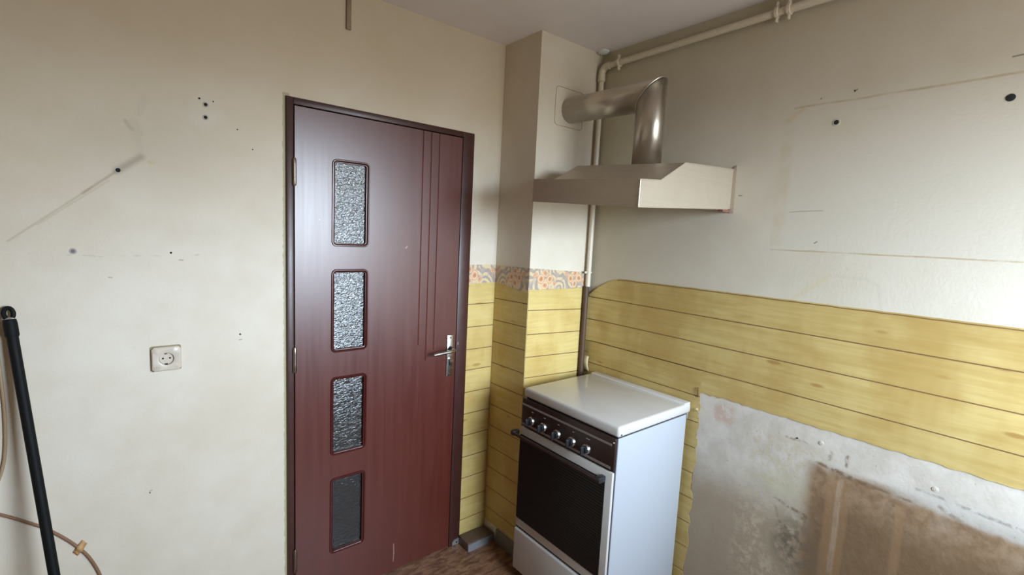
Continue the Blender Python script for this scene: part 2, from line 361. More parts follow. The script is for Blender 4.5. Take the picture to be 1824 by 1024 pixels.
def mat_border():
    m = NT('scroll_flower_border_print'); p = m.pos(); s = m.sep(p)
    u = m.math('ADD', s[0], s[1]); v = m.math('SUBTRACT', s[2], 1.376)
    wn = m.n('ShaderNodeTexNoise'); m.put(wn.inputs['Vector'], p); wn.inputs['Scale'].default_value = 22; wn.inputs['Detail'].default_value = 3
    wv = m.vm('SUBTRACT', wn.outputs['Color'], (0.5, 0.5, 0.5))
    q = m.vm('MULTIPLY', m.vm('ADD', m.comb(u, v, 0.0), m.vm('SCALE', wv, 0.030)), (1, 1, 0))
    # leafy scrolls: rings round scattered centres, cream on dusty lilac
    d = m.voro(m.vm('MULTIPLY', q, (1.0, 0.8, 1)), 13); r = m.math('SINE', m.mul(d, 24.0))
    c = m.mix(m.map(r, -0.45, 0.25), (0.34, 0.275, 0.235), (0.62, 0.475, 0.275))
    c = m.mix(m.mul(m.map(m.noise(q, 28, 3), 0.52, 0.62), 0.7), c, (0.40, 0.335, 0.29))
    t = m.math('SUBTRACT', m.math('FRACT', m.math('DIVIDE', m.math('ADD', u, 0.045), 0.205)), 0.5)
    f = m.vm('MULTIPLY', m.vm('ADD', m.comb(m.mul(t, 0.205), v, 0.0), m.vm('SCALE', wv, 0.026)), (1, 1, 0))
    for cx, cy, rad in ((-0.030, 0.002, 0.027), (0.028, -0.002, 0.026), (0.0, -0.028, 0.022), (0.0, 0.027, 0.020), (0.062, -0.022, 0.016), (-0.066, 0.020, 0.014)):
        dd = m.vm('LENGTH', m.vm('SUBTRACT', f, (cx, cy, 0))); k = m.map(dd, rad * 0.75, rad, 1, 0)
        pet = m.mix(m.map(m.math('SINE', m.mul(dd, 520.0)), -0.4, 0.5), (0.56, 0.30, 0.17), (0.66, 0.47, 0.30))
        c = m.mix(m.mul(k, 0.9), c, m.mix(m.map(dd, rad * 0.2, rad * 0.35, 1, 0), pet, (0.50, 0.17, 0.06)))
    return m.out(c, 0.5)
M_border = mat_border()

# ------------------------------------------------------------ room shell
T = 0.14
DX0, DX1, DZ = 0.0575, 0.8741, 2.0345       # door opening
def shell(name, boxes, mat, label, cat):
    bm = bmesh.new()
    for b in boxes: bx(bm, *b)
    return tag(finish(name, bm, mat), label, cat, None, 'structure')
floor = shell('floor', [(XL - T, XR + T, YF - T, 1.4, -0.10, 0.0)], M_floor, 'dark red-brown wood-look floor', 'floor')
ceiling = shell('ceiling', [(XL - T, XR + T, YF - T, 1.4, H, H + 0.10)], M_ceil, 'plain light grey ceiling', 'ceiling')
wall_back = shell('wall_back', [(XL, DX0, 0, T, 0, H), (DX1, XR, 0, T, 0, H), (DX0, DX1, 0, T, DZ, H)], M_back, 'cream painted wall with soot streak and holes around the door', 'wall')
wall_right = shell('wall_right', [(XR, XR + T, YF, T, 0, H)], M_right, 'stained whitish wall behind the stove with a strip of board wallpaper', 'wall')
wall_left = shell('wall_left', [(XL - T, XL, YF, T, 0, H)], M_left, 'unseen side wall, tinted to warm the bounce light', 'wall')
wall_front = shell('wall_front', [(XL, WX0, YF - T, YF, 0, H), (WX1, XR, YF - T, YF, 0, H), (WX0, WX1, YF - T, YF, 0, WZ0), (WX0, WX1, YF - T, YF, WZ1, H)], M_front, 'unseen wall, coloured dark for backlit shade, with the window opposite the door', 'wall')
wall_chase = shell('wall_chase', [(XC, XR, YC, 0, 0, H)], M_chase, 'boxed-in corner column between the door and the stove', 'wall')
added_hall_box = shell('added_hall_box', [(XL - T, XR + T, 1.3, 1.4, 0, H), (XL - T, XL - T + 0.1, T, 1.3, 0, H), (XR + T - 0.1, XR + T, T, 1.3, 0, H)], M_left, 'unseen hallway walls keeping sky light out behind the glazed door', 'wall')  # unseen box added so no sky light reaches the door glass
M_upvc = plain('white_window_plastic', (0.75, 0.75, 0.73), 0.35, var=0.03)
def window(name, label, u0, u1, z0, z1, place):
    """frame bars given in the wall's own u, depth, z and placed by place()"""
    c = place((u0 + u1) / 2, 0.07, z0); win = thing(name, label, 'window', c, kind='structure'); fw = 0.035; bm = bmesh.new()
    for a, b, e, f in ((u0, u0 + fw, z0, z1), (u1 - fw, u1, z0, z1), (u0 + fw, u1 - fw, z0, z0 + fw), (u0 + fw, u1 - fw, z1 - fw, z1)):
        p, q = place(a, 0.04, e), place(b, 0.10, f)
        bx(bm, min(p[0], q[0]), max(p[0], q[0]), min(p[1], q[1]), max(p[1], q[1]), e, f)
    finish('window_frame', bm, M_upvc, win)
window('window_1', 'white framed window opposite the door', WX0, WX1, WZ0, WZ1, lambda u, d, z: (u, YF - d, z))

# ------------------------------------------------------------ wallpaper boards
GAP = 0.0021
def boards(wall, f, u0, u1, lines, mat, jseed):
    """one printed board strip per gap between the joint lines (top to bottom), on a dark backing sheet"""
    paper = sheet('wallpaper', u0, u1, lines[-1], lines[0], f, M_joint, wall, depth=lambda u, v: 0.0010, th=0.0008)
    for a, b in zip(lines[:-1], lines[1:]):
        sheet('board_strip', u0, u1, b + GAP, a - GAP, f, mat, paper)
    return paper
pb = boards(wall_back, fY(0), 0.8745, XC - 0.003, [1.338, 1.231, 1.118, 1.006, 0.902, 0.789, 0.678, 0.565, 0.452, 0.340, 0.228, 0.115, 0.002], M_board_b, 1)
tag(pb, 'narrow yellow board wallpaper between door frame and column')
def tilted(l0, l1, a, b): return lambda u: l0 + (l1 - l0) * (u - a) / (b - a)
LC = [(1.329, 1.327), (1.231, 1.215), (1.116, 1.100), (1.007, 0.990), (0.907, 0.889), (0.796, 0.78), (0.684, 0.67), (0.572, 0.56), (0.46, 0.45), (0.35, 0.34), (0.238, 0.23), (0.126, 0.12), (0.004, 0.004)]
pc = sheet('wallpaper', XC + 0.001, XR - 0.003, 0.004, 1.327, fY(YC), M_joint, wall_chase, depth=lambda u, v: 0.0010, th=0.0008)
for a, b in zip(LC[:-1], LC[1:]):
    sheet('board_strip', XC + 0.001, XR - 0.003, (lambda u, b=b: tilted(*b, XC, XR)(u) + GAP), (lambda u, a=a: tilted(*a, XC, XR)(u) - GAP), fY(YC), M_board_b, pc)
LS = [1.352, 1.258, 1.148, 1.037, 0.926, 0.818, 0.706, 0.595, 0.483, 0.371, 0.26, 0.148, 0.075]
ps = sheet('wallpaper', -0.003, YC + 0.001, LS[-1], LS[0], fX(XC), M_joint, wall_chase, depth=lambda u, v: 0.0010, th=0.0008)
for a, b in zip(LS[:-1], LS[1:]):
    sheet('board_strip', -0.003, YC - 0.0015, (lambda u, b=b: b - 0.006 * (u / YC - 0.5) * -1 + GAP), (lambda u, a=a: a - 0.006 * (u / YC - 0.5) * -1 - GAP), fX(XC), M_board_b, ps)
# scroll border
j1 = jit(3, 0.0025, 0.02)
sheet('wallpaper_border', 0.8745, XC - 0.003, lambda u: 1.333 + j1(u), 1.424, fY(0), M_border, wall_back, nu=12, depth=lambda u, v: 0.003)
sheet('wallpaper_border', XC - 0.001, XR - 0.02, lambda u: 1.326 + j1(u), tilted(1.428, 1.404, XC, XR), fY(YC), M_border, wall_chase, nu=20, depth=lambda u, v: 0.003)
sheet('wallpaper_border', -0.003, YC - 0.002, lambda u: 1.340 + 0.03 * (u / YC) * -1 + j1(u), lambda u: 1.419 + 0.01 * u / YC, fX(XC), M_border, wall_chase, nu=12, depth=lambda u, v: 0.003)
# right wall: joint lines at 1.282, 1.169, 1.057, 0.944 ...; torn along z 0.965 right of the stove
YT = -0.922
def top_edge(u):                      # peeled rounded corner by the pipe
    a = (-0.285 - u)
    if a < 0: return 1.294
    if a < 0.20: return 1.294 + (1.392 - 1.294) * math.sin(min(1, a / 0.20) * math.pi / 2)
    return 1.392 + 0.006 * min(1, max(0, (a - 0.2) / 1.2)) + jr(u) * 0.4
jr = jit(11, 0.0022, 0.02); jb = jit(5, 0.006, 0.017)
def curl(u, v):
    a = max(0, 1 - (-0.285 - u) / 0.17); b = max(0, (v - 1.28) / 0.11)
    wr = 0.0012 * math.sin(u * 70) * a
    return 0.0024 + 0.02 * a * a * (0.3 + b) + wr * (1 if v < 1.38 else 0)
RY1 = -2.2
pr_ = sheet('wallpaper', -0.29, RY1, 1.0, lambda u: min(top_edge(u), 1.392) - 0.003, fX(XR), M_joint, wall_right, nu=80, depth=lambda u, v: 0.0010, th=0.0008)
tag(pr_, 'wide yellow board wallpaper torn off below')
sheet('board_strip', -0.285, RY1, 1.282 + GAP, top_edge, fX(XR), M_board_r, pr_, nu=110, nv=5, depth=curl)
bm = bmesh.new()
for a, b in ((1.282, 1.169), (1.169, 1.057)):
    sheet('board_strip', -0.275, RY1, b + GAP, a - GAP, fX(XR), M_board_r, pr_, nu=110, nv=3, depth=lambda u, v: 0.0024 + 0.010 * max(0, 1 - (-0.275 - u) / 0.10) ** 2 + 0.0012 * max(0, 1 - (-0.275 - u) / 0.22) * math.sin(u * 90 + v * 60))
sheet('board_strip', YT + 0.004, RY1, lambda u: 0.966 + jb(u) * (0.4 if u < -1.1 else 1), 1.057 - GAP, fX(XR), M_board_r, pr_, nu=170)
# dark printed line just under the top edge
sheet('joint_line', -0.45, RY1, lambda u: top_edge(u) - 0.0075, lambda u: top_edge(u) - 0.0040, fX(XR), M_joint, pr_, nu=90, depth=lambda u, v: 0.0030, th=0.0004)
pr2 = sheet('wallpaper', -0.262, YT, 0.004, 1.057, fX(XR), M_joint, wall_right, depth=lambda u, v: 0.0010, th=0.0008)
LB = [1.057, 0.944, 0.832, 0.72, 0.608, 0.496, 0.384, 0.272, 0.16, 0.004]
jt = jit(21, 0.010, 0.03)
for a, b in zip(LB[:-1], LB[1:]):
    bm = bmesh.new(); n = 6
    zz = [b + GAP + (a - b - 2 * GAP) * i / n for i in range(n + 1)]
    fr = [(-0.262, zz[0])] + [(YT + (jt(z) if z < 0.93 else 0) - (0.004 if z < 0.93 else 0), z) for z in zz] + [(-0.262, zz[-1])]
    prism(bm, fr, fX(XR), 0.0012, 0.0024); finish('board_strip', bm, M_board_r, pr2)
# little flaps of torn paper
def flap(name, u, v, w, h, lift, seed, parent, mat):
    rr = random.Random(seed); bm = bmesh.new(); n = 7; A = []
    for i in range(n):
        t = i / (n - 1); ww = w * (0.75 + 0.25 * math.sin(t * 3.1)) * rr.uniform(0.85, 1.1)
        d = 0.003 + lift * math.sin(t * 2.6)
        A.append([bm.verts.new((XR - d - 0.35 * lift * s * s, u + ww * s / 2, v + h * (t - 0.5))) for s in (-1, 0, 1)])
    for i in range(n - 1):
        for k in range(2): bm.faces.new((A[i][k], A[i][k + 1], A[i + 1][k + 1], A[i + 1][k]))
    o = finish(name, bm, mat, parent, smooth=True)
    md = o.modifiers.new('thickness', 'SOLIDIFY'); md.thickness = 0.001
    return o
flap('paper_curl', -0.30, 0.935, 0.045, 0.085, 0.018, 1, pr2, M_curl)
flap('paper_curl', -0.915, 0.962, 0.010, 0.042, 0.005, 2, pr2, plain('brown_paper_edge', (0.24, 0.14, 0.05), 0.8))
flap('paper_curl', -0.919, 0.888, 0.011, 0.014, 0.007, 3, pr2, M_curl)

# grey skirting on the column side
M_skirt = plain('dusty_grey_skirting', (0.17, 0.15, 0.12), 0.6)
tag(box('baseboard_chase', XC - 0.010, XC - 0.0005, YC + 0.002, -0.112, 0.0, 0.072, M_skirt, None, 0.002), 'dusty grey skirting at the foot of the corner column', 'baseboard', None, 'structure')

# ------------------------------------------------------------ wall plugs and holes
M_hole = plain('dark_hole', (0.012, 0.011, 0.012), 0.9); M_rim = plain('chipped_plaster_rim', (0.44, 0.39, 0.32), 0.8)
M_plug = plain('grey_plastic_plug', (0.16, 0.15, 0.15), 0.6)
def plug(u, v, r, wall, axis, plane, rim=True, mat=None):
    o = (u, plane, v) if axis == 'y' else (plane, u, v); ax = (0, -1, 0) if axis == 'y' else (-1, 0, 0)
    p = lathe_obj('wall_plug', [(0, 0.0015), (r * 0.75, 0.0022), (r, 0.0016), (r * 1.05, 0.0)], o, ax, mat or M_hole, wall, 14)
    if rim: lathe_obj('chipped_rim', [(r * 1.0, 0.0012), (r * 1.45, 0.0014), (r * 1.7, 0.0)], o, ax, M_rim, p, 14)
for u, v, r, rim in ((-0.187, 1.954, 0.0052, 1), (-0.188, 1.913, 0.0052, 1), (-0.204, 1.970, 0.003, 0), (-0.165, 1.968, 0.002, 0), (-0.417, 1.716, 0.006, 0),
                     (-0.528, 1.469, 0.0055, 1), (-0.292, 1.467, 0.003, 0), (-0.097, 1.178, 0.003, 0), (-0.37, 0.665, 0.0018, 0), (-0.096, 1.89, 0.002, 0), (-0.05, 1.83, 0.002, 0)):
    plug(u, v, r, wall_back, 'y', 0.0, rim, M_plug if u == -0.528 else None)
for u, v, r, rim in ((-1.303, 2.002, 0.0075, 1), (-1.708, 2.009, 0.0095, 0), (-1.345, 2.096, 0.002, 0), (-1.68, 0.888, 0.005, 1), (-1.30, 0.905, 0.003, 0), (-1.375, 0.915, 0.005, 1)):
    plug(u, v, r, wall_right, 'x', XR, rim, M_rim if r == 0.005 else None)

# ------------------------------------------------------------ door
def mat_door():
    m = NT('mahogany_laminate'); p = m.pos(); s = m.sep(p)
    g = m.noise(m.comb(m.mul(s[0], 42), s[1], m.mul(s[2], 1.6)), 1.0, 5, 0.6, 0.4); g2 = m.noise(m.comb(m.mul(s[0], 130), s[1], m.mul(s[2], 5)), 1.0, 3)
    c = m.mix(m.map(g, 0.3, 0.7), (0.078, 0.0115, 0.006), (0.096, 0.015, 0.008)); c = m.mix(m.mul(m.map(g2, 0.5, 0.8), 0.3), c, (0.062, 0.013, 0.008))
    p2 = m.comb(s[0], s[2], 0.0)
    for a, b, w in (((0.513, 0.135), (0.515, 0.085), 0.0015), ((0.515, 0.085), (0.512, 0.05), 0.001), ((0.545, 1.505), (0.540, 1.498), 0.002), ((0.175, 1.60), (0.176, 1.60), 0.002)):
        k = m.seg(p2, a, b, w, 0.002); c = m.mix(m.mul(k, 0.6), c, (0.40, 0.25, 0.22))
    m.b.inputs['Coat IOR'].default_value = 1.6
    return m.out(c, m.map(g, 0.2, 0.8, 0.32, 0.37), spec=0.9)
M_door = mat_door()
M_frame = plain('dark_mahogany_frame', (0.050, 0.016, 0.012), 0.38, var=0.2, scale=40)
M_bead = plain('dark_glossy_bead', (0.060, 0.010, 0.008), 0.22, var=0.2)
M_chrome = plain('worn_chrome', (0.62, 0.60, 0.57), 0.28, 1.0)
M_hinge = plain('brass_grey_hinge', (0.30, 0.24, 0.20), 0.35, 1.0)
M_dark = plain('black_plastic', (0.018, 0.017, 0.02), 0.35)
def mat_glass():
    m = NT('hammered_frosted_glass'); p = m.obj()
    q = m.vm('MULTIPLY', p, (1.0, 1.0, 2.2)); h = m.math('ADD', m.noise(q, 55, 2, 0.5, 1.5), m.mul(m.noise(q, 200, 2), 0.3))
    m.bump(h, 0.34, 0.007)
    m.b.inputs['Transmission Weight'].default_value = 0.45; m.b.inputs['IOR'].default_value = 1.65
    m.b.inputs['Transmission Weight'].default_value = 0.3
    return m.out((0.012, 0.013, 0.014), 0.21, spec=1.0)
M_glass = mat_glass()
door = thing('door_1', 'mahogany door with four frosted glass panes and dark frame', 'door', (0.466, 0.05, 0.0), kind='structure')
FY0, FY1 = -0.012, 0.12
box('jamb', DX0 + 0.0005, 0.0815, FY0, FY1, 0.0, 2.033, M_frame, door, 0.002)
box('jamb', 0.8125, DX1 - 0.0005, FY0, FY1, 0.0, 2.033, M_frame, door, 0.002)
box('frame_head', 0.0818, 0.8122, FY0, FY1, 2.0085, 2.033, M_frame, door, 0.002)
LX0, LX1, LZ0, LZ1, LY0, LY1 = 0.0865, 0.8105, 0.006, 2.0045, -0.008, 0.032
PX0, PX1 = 0.2224, 0.3718
PZ = [(1.4994, 1.8348), (1.0724, 1.4073), (0.6365, 0.9685), (0.2008, 0.5375)]
bm = bmesh.new(); bx(bm, LX0, LX1, LY0, LY1, LZ0, LZ1); leaf = finish('door_leaf', bm, M_door, door)
cut = bmesh.new()
for z0, z1 in PZ: prism(cut, rrect(PX0, PX1, z0, z1, 0.020), lambda u, v, d: (u, d, v), -0.05, 0.08)
for gx, gz in ((0.610, 1.06), (0.650, 0.985), (0.690, 1.03)):
    prism(cut, [(gx - 0.0062, LY0 - 0.002), (gx + 0.0062, LY0 - 0.002), (gx + 0.0006, LY0 + 0.0024), (gx - 0.0006, LY0 + 0.0024)], lambda u, v, d: (u, v, d), gz, 2.02)
cutter = finish('cutter', cut, None)
md = leaf.modifiers.new('cut', 'BOOLEAN'); md.operation = 'DIFFERENCE'; md.solver = 'EXACT'; md.object = cutter
bpy.context.view_layer.update()
dg = bpy.context.evaluated_depsgraph_get(); nm_ = bpy.data.meshes.new_from_object(leaf.evaluated_get(dg))
leaf.modifiers.clear(); leaf.data = nm_; bpy.data.objects.remove(cutter)
if not leaf.data.materials: leaf.data.materials.append(M_door)
def loop_profile(name, x0, x1, z0, z1, r, prof, mat, parent):
    """prof: (inset, y) pairs swept round the rounded rectangle"""
    bm = bmesh.new(); rings = []
    for ins, y in prof:
        rings.append([bm.verts.new((u, y, v)) for u, v in rrect(x0 + ins, x1 - ins, z0 + ins, z1 - ins, max(r - ins, 0.004))])
    n = len(rings[0])
    for a, b in zip(rings, rings[1:] + rings[:1]):
        for k in range(n): bm.faces.new((a[k], a[(k + 1) % n], b[(k + 1) % n], b[k]))
    return finish(name, bm, mat, parent, smooth=True, angle=50)
for z0, z1 in PZ:
    loop_profile('glazing_bead', PX0 - 0.002, PX1 + 0.002, z0 - 0.002, z1 + 0.002, 0.021, [(0.0005, LY0 - 0.0003), (0.003, LY0 - 0.0040), (0.0065, LY0 - 0.0040), (0.0085, LY0 - 0.0005), (0.0105, LY0 + 0.001), (0.0135, LY0 + 0.001), (0.0150, LY0 + 0.010), (0.0150, LY0 + 0.014), (0.0022, LY0 + 0.014)], M_bead, leaf)
    bm = bmesh.new(); prism(bm, rrect(PX0 + 0.004, PX1 - 0.004, z0 + 0.004, z1 - 0.004, 0.012), lambda u, v, d: (u, d, v), LY0 + 0.0145, LY0 + 0.0185)
    finish('glass_pane', bm, M_glass, leaf)
for hz in (1.768, 1.062, 0.235):
    h = lathe_obj('hinge', [(0, -0.050), (0.0045, -0.050), (0.0068, -0.044), (0.0068, -0.020), (0.0060, -0.0195), (0.0060, -0.0185), (0.0068, -0.018), (0.0068, 0.022), (0.0060, 0.0225), (0.0060, 0.0235), (0.0068, 0.024), (0.0068, 0.044), (0.0045, 0.050), (0, 0.050)], (0.0830, FY0 - 0.005, hz), (0, 0, 1), M_hinge, door, 14)
# handle set
hd = finish('handle_plate', (lambda b: (bx(b, 0.761, 0.795, LY0 - 0.0075, LY0 - 0.0002, 0.893, 1.092, 0.003), b)[1])(bmesh.new()), M_chrome, door, True)
lathe_obj('rosette', [(0, 0.022), (0.010, 0.022), (0.012, 0.006), (0.013, 0.0)], (0.778, LY0 - 0.007, 1.026), (0, -1, 0), M_dark, hd, 18)
bm = bmesh.new(); tube(bm, [(0.781, LY0 - 0.018, 1.026), (0.779, LY0 - 0.040, 1.026), (0.770, LY0 - 0.050, 1.0255), (0.745, LY0 - 0.052, 1.024), (0.665, LY0 - 0.050, 1.018)], [0.009, 0.009, 0.009, 0.0085, 0.0075], 14)
finish('lever', bm, M_chrome, hd, True, 60)
lathe_obj('lock_cylinder', [(0, 0.016), (0.0075, 0.016), (0.0085, 0.014), (0.0085, 0.0)], (0.779, LY0 - 0.007, 0.972), (0, -1, 0), M_chrome, hd, 16)
box('keyway', 0.7770, 0.7810, LY0 - 0.0238, LY0 - 0.022, 0.966, 0.978, M_dark, hd)
box('lock_body', 0.7735, 0.7845, LY0 - 0.0150, LY0 - 0.007, 0.948, 0.968, M_dark, hd, 0.002)
for sz in (1.080, 0.905): lathe_obj('screw', [(0, 0.003), (0.003, 0.0028), (0.0045, 0.0)], (0.778, LY0 - 0.0072, sz), (0, -1, 0), M_hinge, hd, 12)
box('strike_mark', 0.8205, 0.8240, FY0 - 0.0012, FY0 - 0.0001, 1.040, 1.053, M_chrome, door)
M_plate = plain('bare_metal_plate', (0.55, 0.54, 0.52), 0.4, 0.8)
bm = bmesh.new(); prism(bm, [(0.830, 0.003), (0.872, 0.003), (0.872, 0.032), (0.842, 0.030), (0.830, 0.018)], fY(FY0), 0.0003, 0.004); cp = finish('corner_plate', bm, M_plate, door)
lathe_obj('screw', [(0, 0.0015), (0.004, 0.001), (0.0045, 0.0)], (0.855, FY0 - 0.0040, 0.014), (0, -1, 0), M_dark, cp, 12)

# ------------------------------------------------------------ gas stove
M_enamel = plain('sky_tinted_enamel', (0.335, 0.345, 0.37), 0.34, var=0.0, scale=2, spec=0.4)  # body enamel dimmed and blued: weaker light and sky reflection put in colour
M_enamel_top = plain('worn_enamel_lid', (0.48, 0.45, 0.42), 0.22, var=0.06, scale=8, spec=0.5, coat=0.3)
M_brown = plain('dark_brown_plastic', (0.022, 0.010, 0.008), 0.33, var=0.2)
M_strip = plain('grey_trim_strip', (0.27, 0.24, 0.215), 0.4, 0.3)
def mat_oven_glass():
    m = NT('black_ribbed_oven_glass'); s = m.sep(m.pos())
    h = m.math('SINE', m.mul(s[2], 2 * math.pi / 0.0115)); m.bump(h, 0.25, 0.002)
    return m.out(m.mix(m.map(h, 0.6, 1.0), (0.006, 0.006, 0.006), (0.014, 0.013, 0.012)), 0.30, spec=0.3)
M_oglass = mat_oven_glass()
SX0, SX1, SY0, SY1 = 0.956, 1.410, -0.374, -0.886
st = thing('gas_stove', 'white freestanding gas stove with brown control panel', 'stove', (1.18, -0.63, 0.0))
bm = bmesh.new(); bx(bm, SX0 + 0.0025, SX1, SY1, SY0, 0.055, 0.8615, 0.003); finish('body', bm, M_enamel, st, True)
bm = bmesh.new(); bx(bm, 0.9525, 0.9592, SY1 + 0.004, SY0 - 0.004, 0.06, 0.860); bx(bm, 0.958, 1.40, SY1 + 0.004, SY0 - 0.004, 0.861, 0.867); finish('stove_gap_shade', bm, M_dark, st)  # dark slabs painting in the shade of the gaps at door and lid
bm = bmesh.new()
bx(bm, 0.949, 1.431, -0.891, -0.364, 0.8665, 0.909, 0.011, 3); lid = finish('lid', bm, M_enamel_top, st, True, 60)
bm = bmesh.new(); bx(bm, 1.386, 1.4295, -0.888, -0.367, 0.900, 0.9135, 0.0045, 3); finish('hinge_rail', bm, M_enamel_top, lid, True, 60)
lathe_obj('lid_screw', [(0, 0.0015), (0.003, 0.001), (0.0035, 0.0)], (0.966, -0.891, 0.877), (0, -1, 0), M_dark, lid, 10)
bm = bmesh.new(); bx(bm, 1.405, 1.417, -0.889, -0.880, 0.842, 0.872, 0.003); finish('lid_hinge', bm, M_plug, lid, True)
# control panel
cpn = finish('control_panel', (lambda b: (bx(b, 0.942, 0.9560, -0.8845, -0.366, 0.7385, 0.8635, 0.004), b)[1])(bmesh.new()), M_brown, st, True)
box('trim_strip', 0.9405, 0.9425, -0.870, -0.371, 0.8335, 0.8415, M_strip, cpn)
box('trim_strip', 0.9405, 0.9425, -0.870, -0.371, 0.7450, 0.7545, M_strip, cpn)
lathe_obj('panel_screw', [(0, 0.002), (0.003, 0.0015), (0.004, 0)], (0.942, -0.8775, 0.848), (-1, 0, 0), M_chrome, cpn, 10)
for i, ky in enumerate((-0.432, -0.509, -0.592, -0.675, -0.752)):
    kz = 0.777
    kn = lathe_obj('knob', [(0, 0.010), (0.017, 0.010), (0.0195, 0.006), (0.0205, 0.0)], (0.9415, ky, kz), (-1, 0, 0), M_chrome, cpn, 24)
    bm = bmesh.new(); lathe(bm, [(0, 0.0185), (0.0125, 0.0185), (0.0150, 0.016), (0.0155, 0.009)], (0.9415, ky, kz), (-1, 0, 0), 20)
    bx(bm, 0.9415 - 0.034, 0.9415 - 0.017, ky - 0.0045, ky + 0.0045, kz - 0.017, kz + 0.016, 0.003)
    k2 = finish('knob_grip', bm, M_dark, cpn, True)
    wm = 0.020 if i == 4 else 0.009
    box('knob_mark', 0.9412, 0.9422, ky - 0.004 - wm / 2, ky - 0.004 + wm / 2, 0.8165, 0.8190, plain('printed_mark', (0.42, 0.36, 0.33), 0.6) if i == 0 else bpy.data.materials['printed_mark'], cpn)
# oven door
od = finish('oven_door', (lambda b: (bx(b, 0.940, 0.9535, -0.8835, -0.366, 0.2640, 0.7335, 0.004), b)[1])(bmesh.new()), M_enamel_top, st, True)
bm = bmesh.new(); prism(bm, rrect(-0.853, -0.3685, 0.306, 0.6985, 0.006), fX(0.940), 0.0002, 0.0030); finish('oven_glass', bm, M_oglass, od)
bm = bmesh.new(); tube(bm, [(0.908, -0.346, 0.703), (0.906, -0.60, 0.7045), (0.908, -0.856, 0.703)], 0.0075, 12); hb = finish('oven_handle', bm, M_brown, od, True, 50)
for hy in (-0.352, -0.845): bm = bmesh.new(); bx(bm, 0.902, 0.9395, hy - 0.011, hy + 0.011, 0.692, 0.714, 0.004); finish('handle_bracket', bm, M_dark, od, True)
dr = finish('storage_drawer', (lambda b: (bx(b, 0.934, 0.9535, -0.884, -0.362, 0.058, 0.2540, 0.007, 3), b)[1])(bmesh.new()), M_enamel_top, st, True, 60)
for fx, fy in ((0.985, -0.40), (0.985, -0.86), (1.385, -0.40), (1.385, -0.86)):
    lathe_obj('foot', [(0, 0.0), (0.020, 0.0), (0.020, 0.010), (0.013, 0.014), (0.013, 0.0560)], (fx, fy, 0.0), (0, 0, 1), M_dark, st, 14)

# ------------------------------------------------------------ range hood and duct
def mat_sheet(name, col, rough, metal):
    m = NT(name); p = m.pos(); s = m.sep(p)
    g = m.noise(m.comb(m.mul(m.math('ADD', s[0], s[1]), 2), m.mul(s[2], 120), 0.0), 1.0, 4); n2 = m.noise(p, 14, 4)
    c = m.mix(m.map(g, 0.3, 0.7), tuple(x * 0.95 for x in col), col); c = m.mix(m.mul(m.map(n2, 0.5, 0.75), 0.25), c, tuple(x * 0.8 for x in col))
    return m.out(c, m.map(n2, 0.3, 0.7, rough - 0.05, rough + 0.07), metal)
M_hood = mat_sheet('dull_galvanised_sheet', (0.46, 0.385, 0.295), 0.38, 0.4)
M_hood_in = mat_sheet('greasy_inner_sheet', (0.30, 0.24, 0.17), 0.6, 0.5)
M_duct = mat_sheet('bright_galvanised_duct', (0.60, 0.55, 0.48), 0.36, 1.0)
HY0, HY1 = -0.4636, -0.9706
def hz(x, y, z): return (x, y, z + 0.0565 * (x - 0.852) + 0.055 * (y - HY1))
prof = [(0.852, 1.686), (0.853, 1.772), (0.960, 1.774), (1.098, 1.840), (1.4365, 1.838), (1.4365, 1.686)]
hood = thing('range_hood', 'sheet metal cooker hood with sloped top on the wall above the stove', 'hood', (1.4386, -0.717, 1.72))
t_ = 0.0015
def panel(name, quad, nrm, mat=M_hood):
    bm = bmesh.new(); n = Vector(nrm).normalized() * t_
    a = [bm.verts.new(Vector(q)) for q in quad]; b = [bm.verts.new(Vector(q) - n) for q in quad]; k = len(quad)
    bm.faces.new(a); bm.faces.new(b[::-1])
    for i in range(k): bm.faces.new((a[i], a[(i + 1) % k], b[(i + 1) % k], b[i]))
    return finish(name, bm, mat, hood)
def strip(i, j): return [hz(prof[i][0], HY0, prof[i][1]), hz(prof[i][0], HY1, prof[i][1]), hz(prof[j][0], HY1, prof[j][1]), hz(prof[j][0], HY0, prof[j][1])]
panel('front_panel', strip(0, 1), (-1, 0, 0))
panel('ledge_panel', strip(1, 2), (0, 0, 1)); panel('sloped_panel', strip(2, 3), (-0.42, 0, 0.9)); panel('top_panel', strip(3, 4), (0, 0, 1))
panel('side_panel', [hz(x, HY1, z) for x, z in prof], (0, -1, 0)); panel('side_panel', [hz(x, HY0, z) for x, z in prof], (0, 1, 0))
# folded rims
def rim_tube(name, pts, r=0.0022): return tube_obj(name, pts, r, M_hood, hood, 8)
rim_tube('folded_edge', [hz(x, HY1 - 0.0005, z) for x, z in prof[1:5]])
rim_tube('folded_edge', [hz(0.852, HY1, 1.686), hz(0.853, HY1, 1.772)])
rim_tube('folded_edge', [hz(0.852, HY0, 1.686), hz(0.852, HY1, 1.686), hz(1.42, HY1, 1.686)], 0.0018)
bm = bmesh.new(); prism(bm, [(HY1 - 0.016, 1.704), (HY1 + 0.002, 1.704), (HY1 + 0.002, 1.878), (HY1 - 0.012, 1.886)], fX(XR), 0.0006, 0.0030); finish('wall_flange', bm, M_hood, hood)
bm = bmesh.new(); bx(bm, 1.385, 1.435, HY1 + 0.001, HY1 + 0.020, 1.706, 1.7165); finish('fixing_block', bm, plain('rusty_fixing', (0.16, 0.07, 0.04), 0.7), hood)
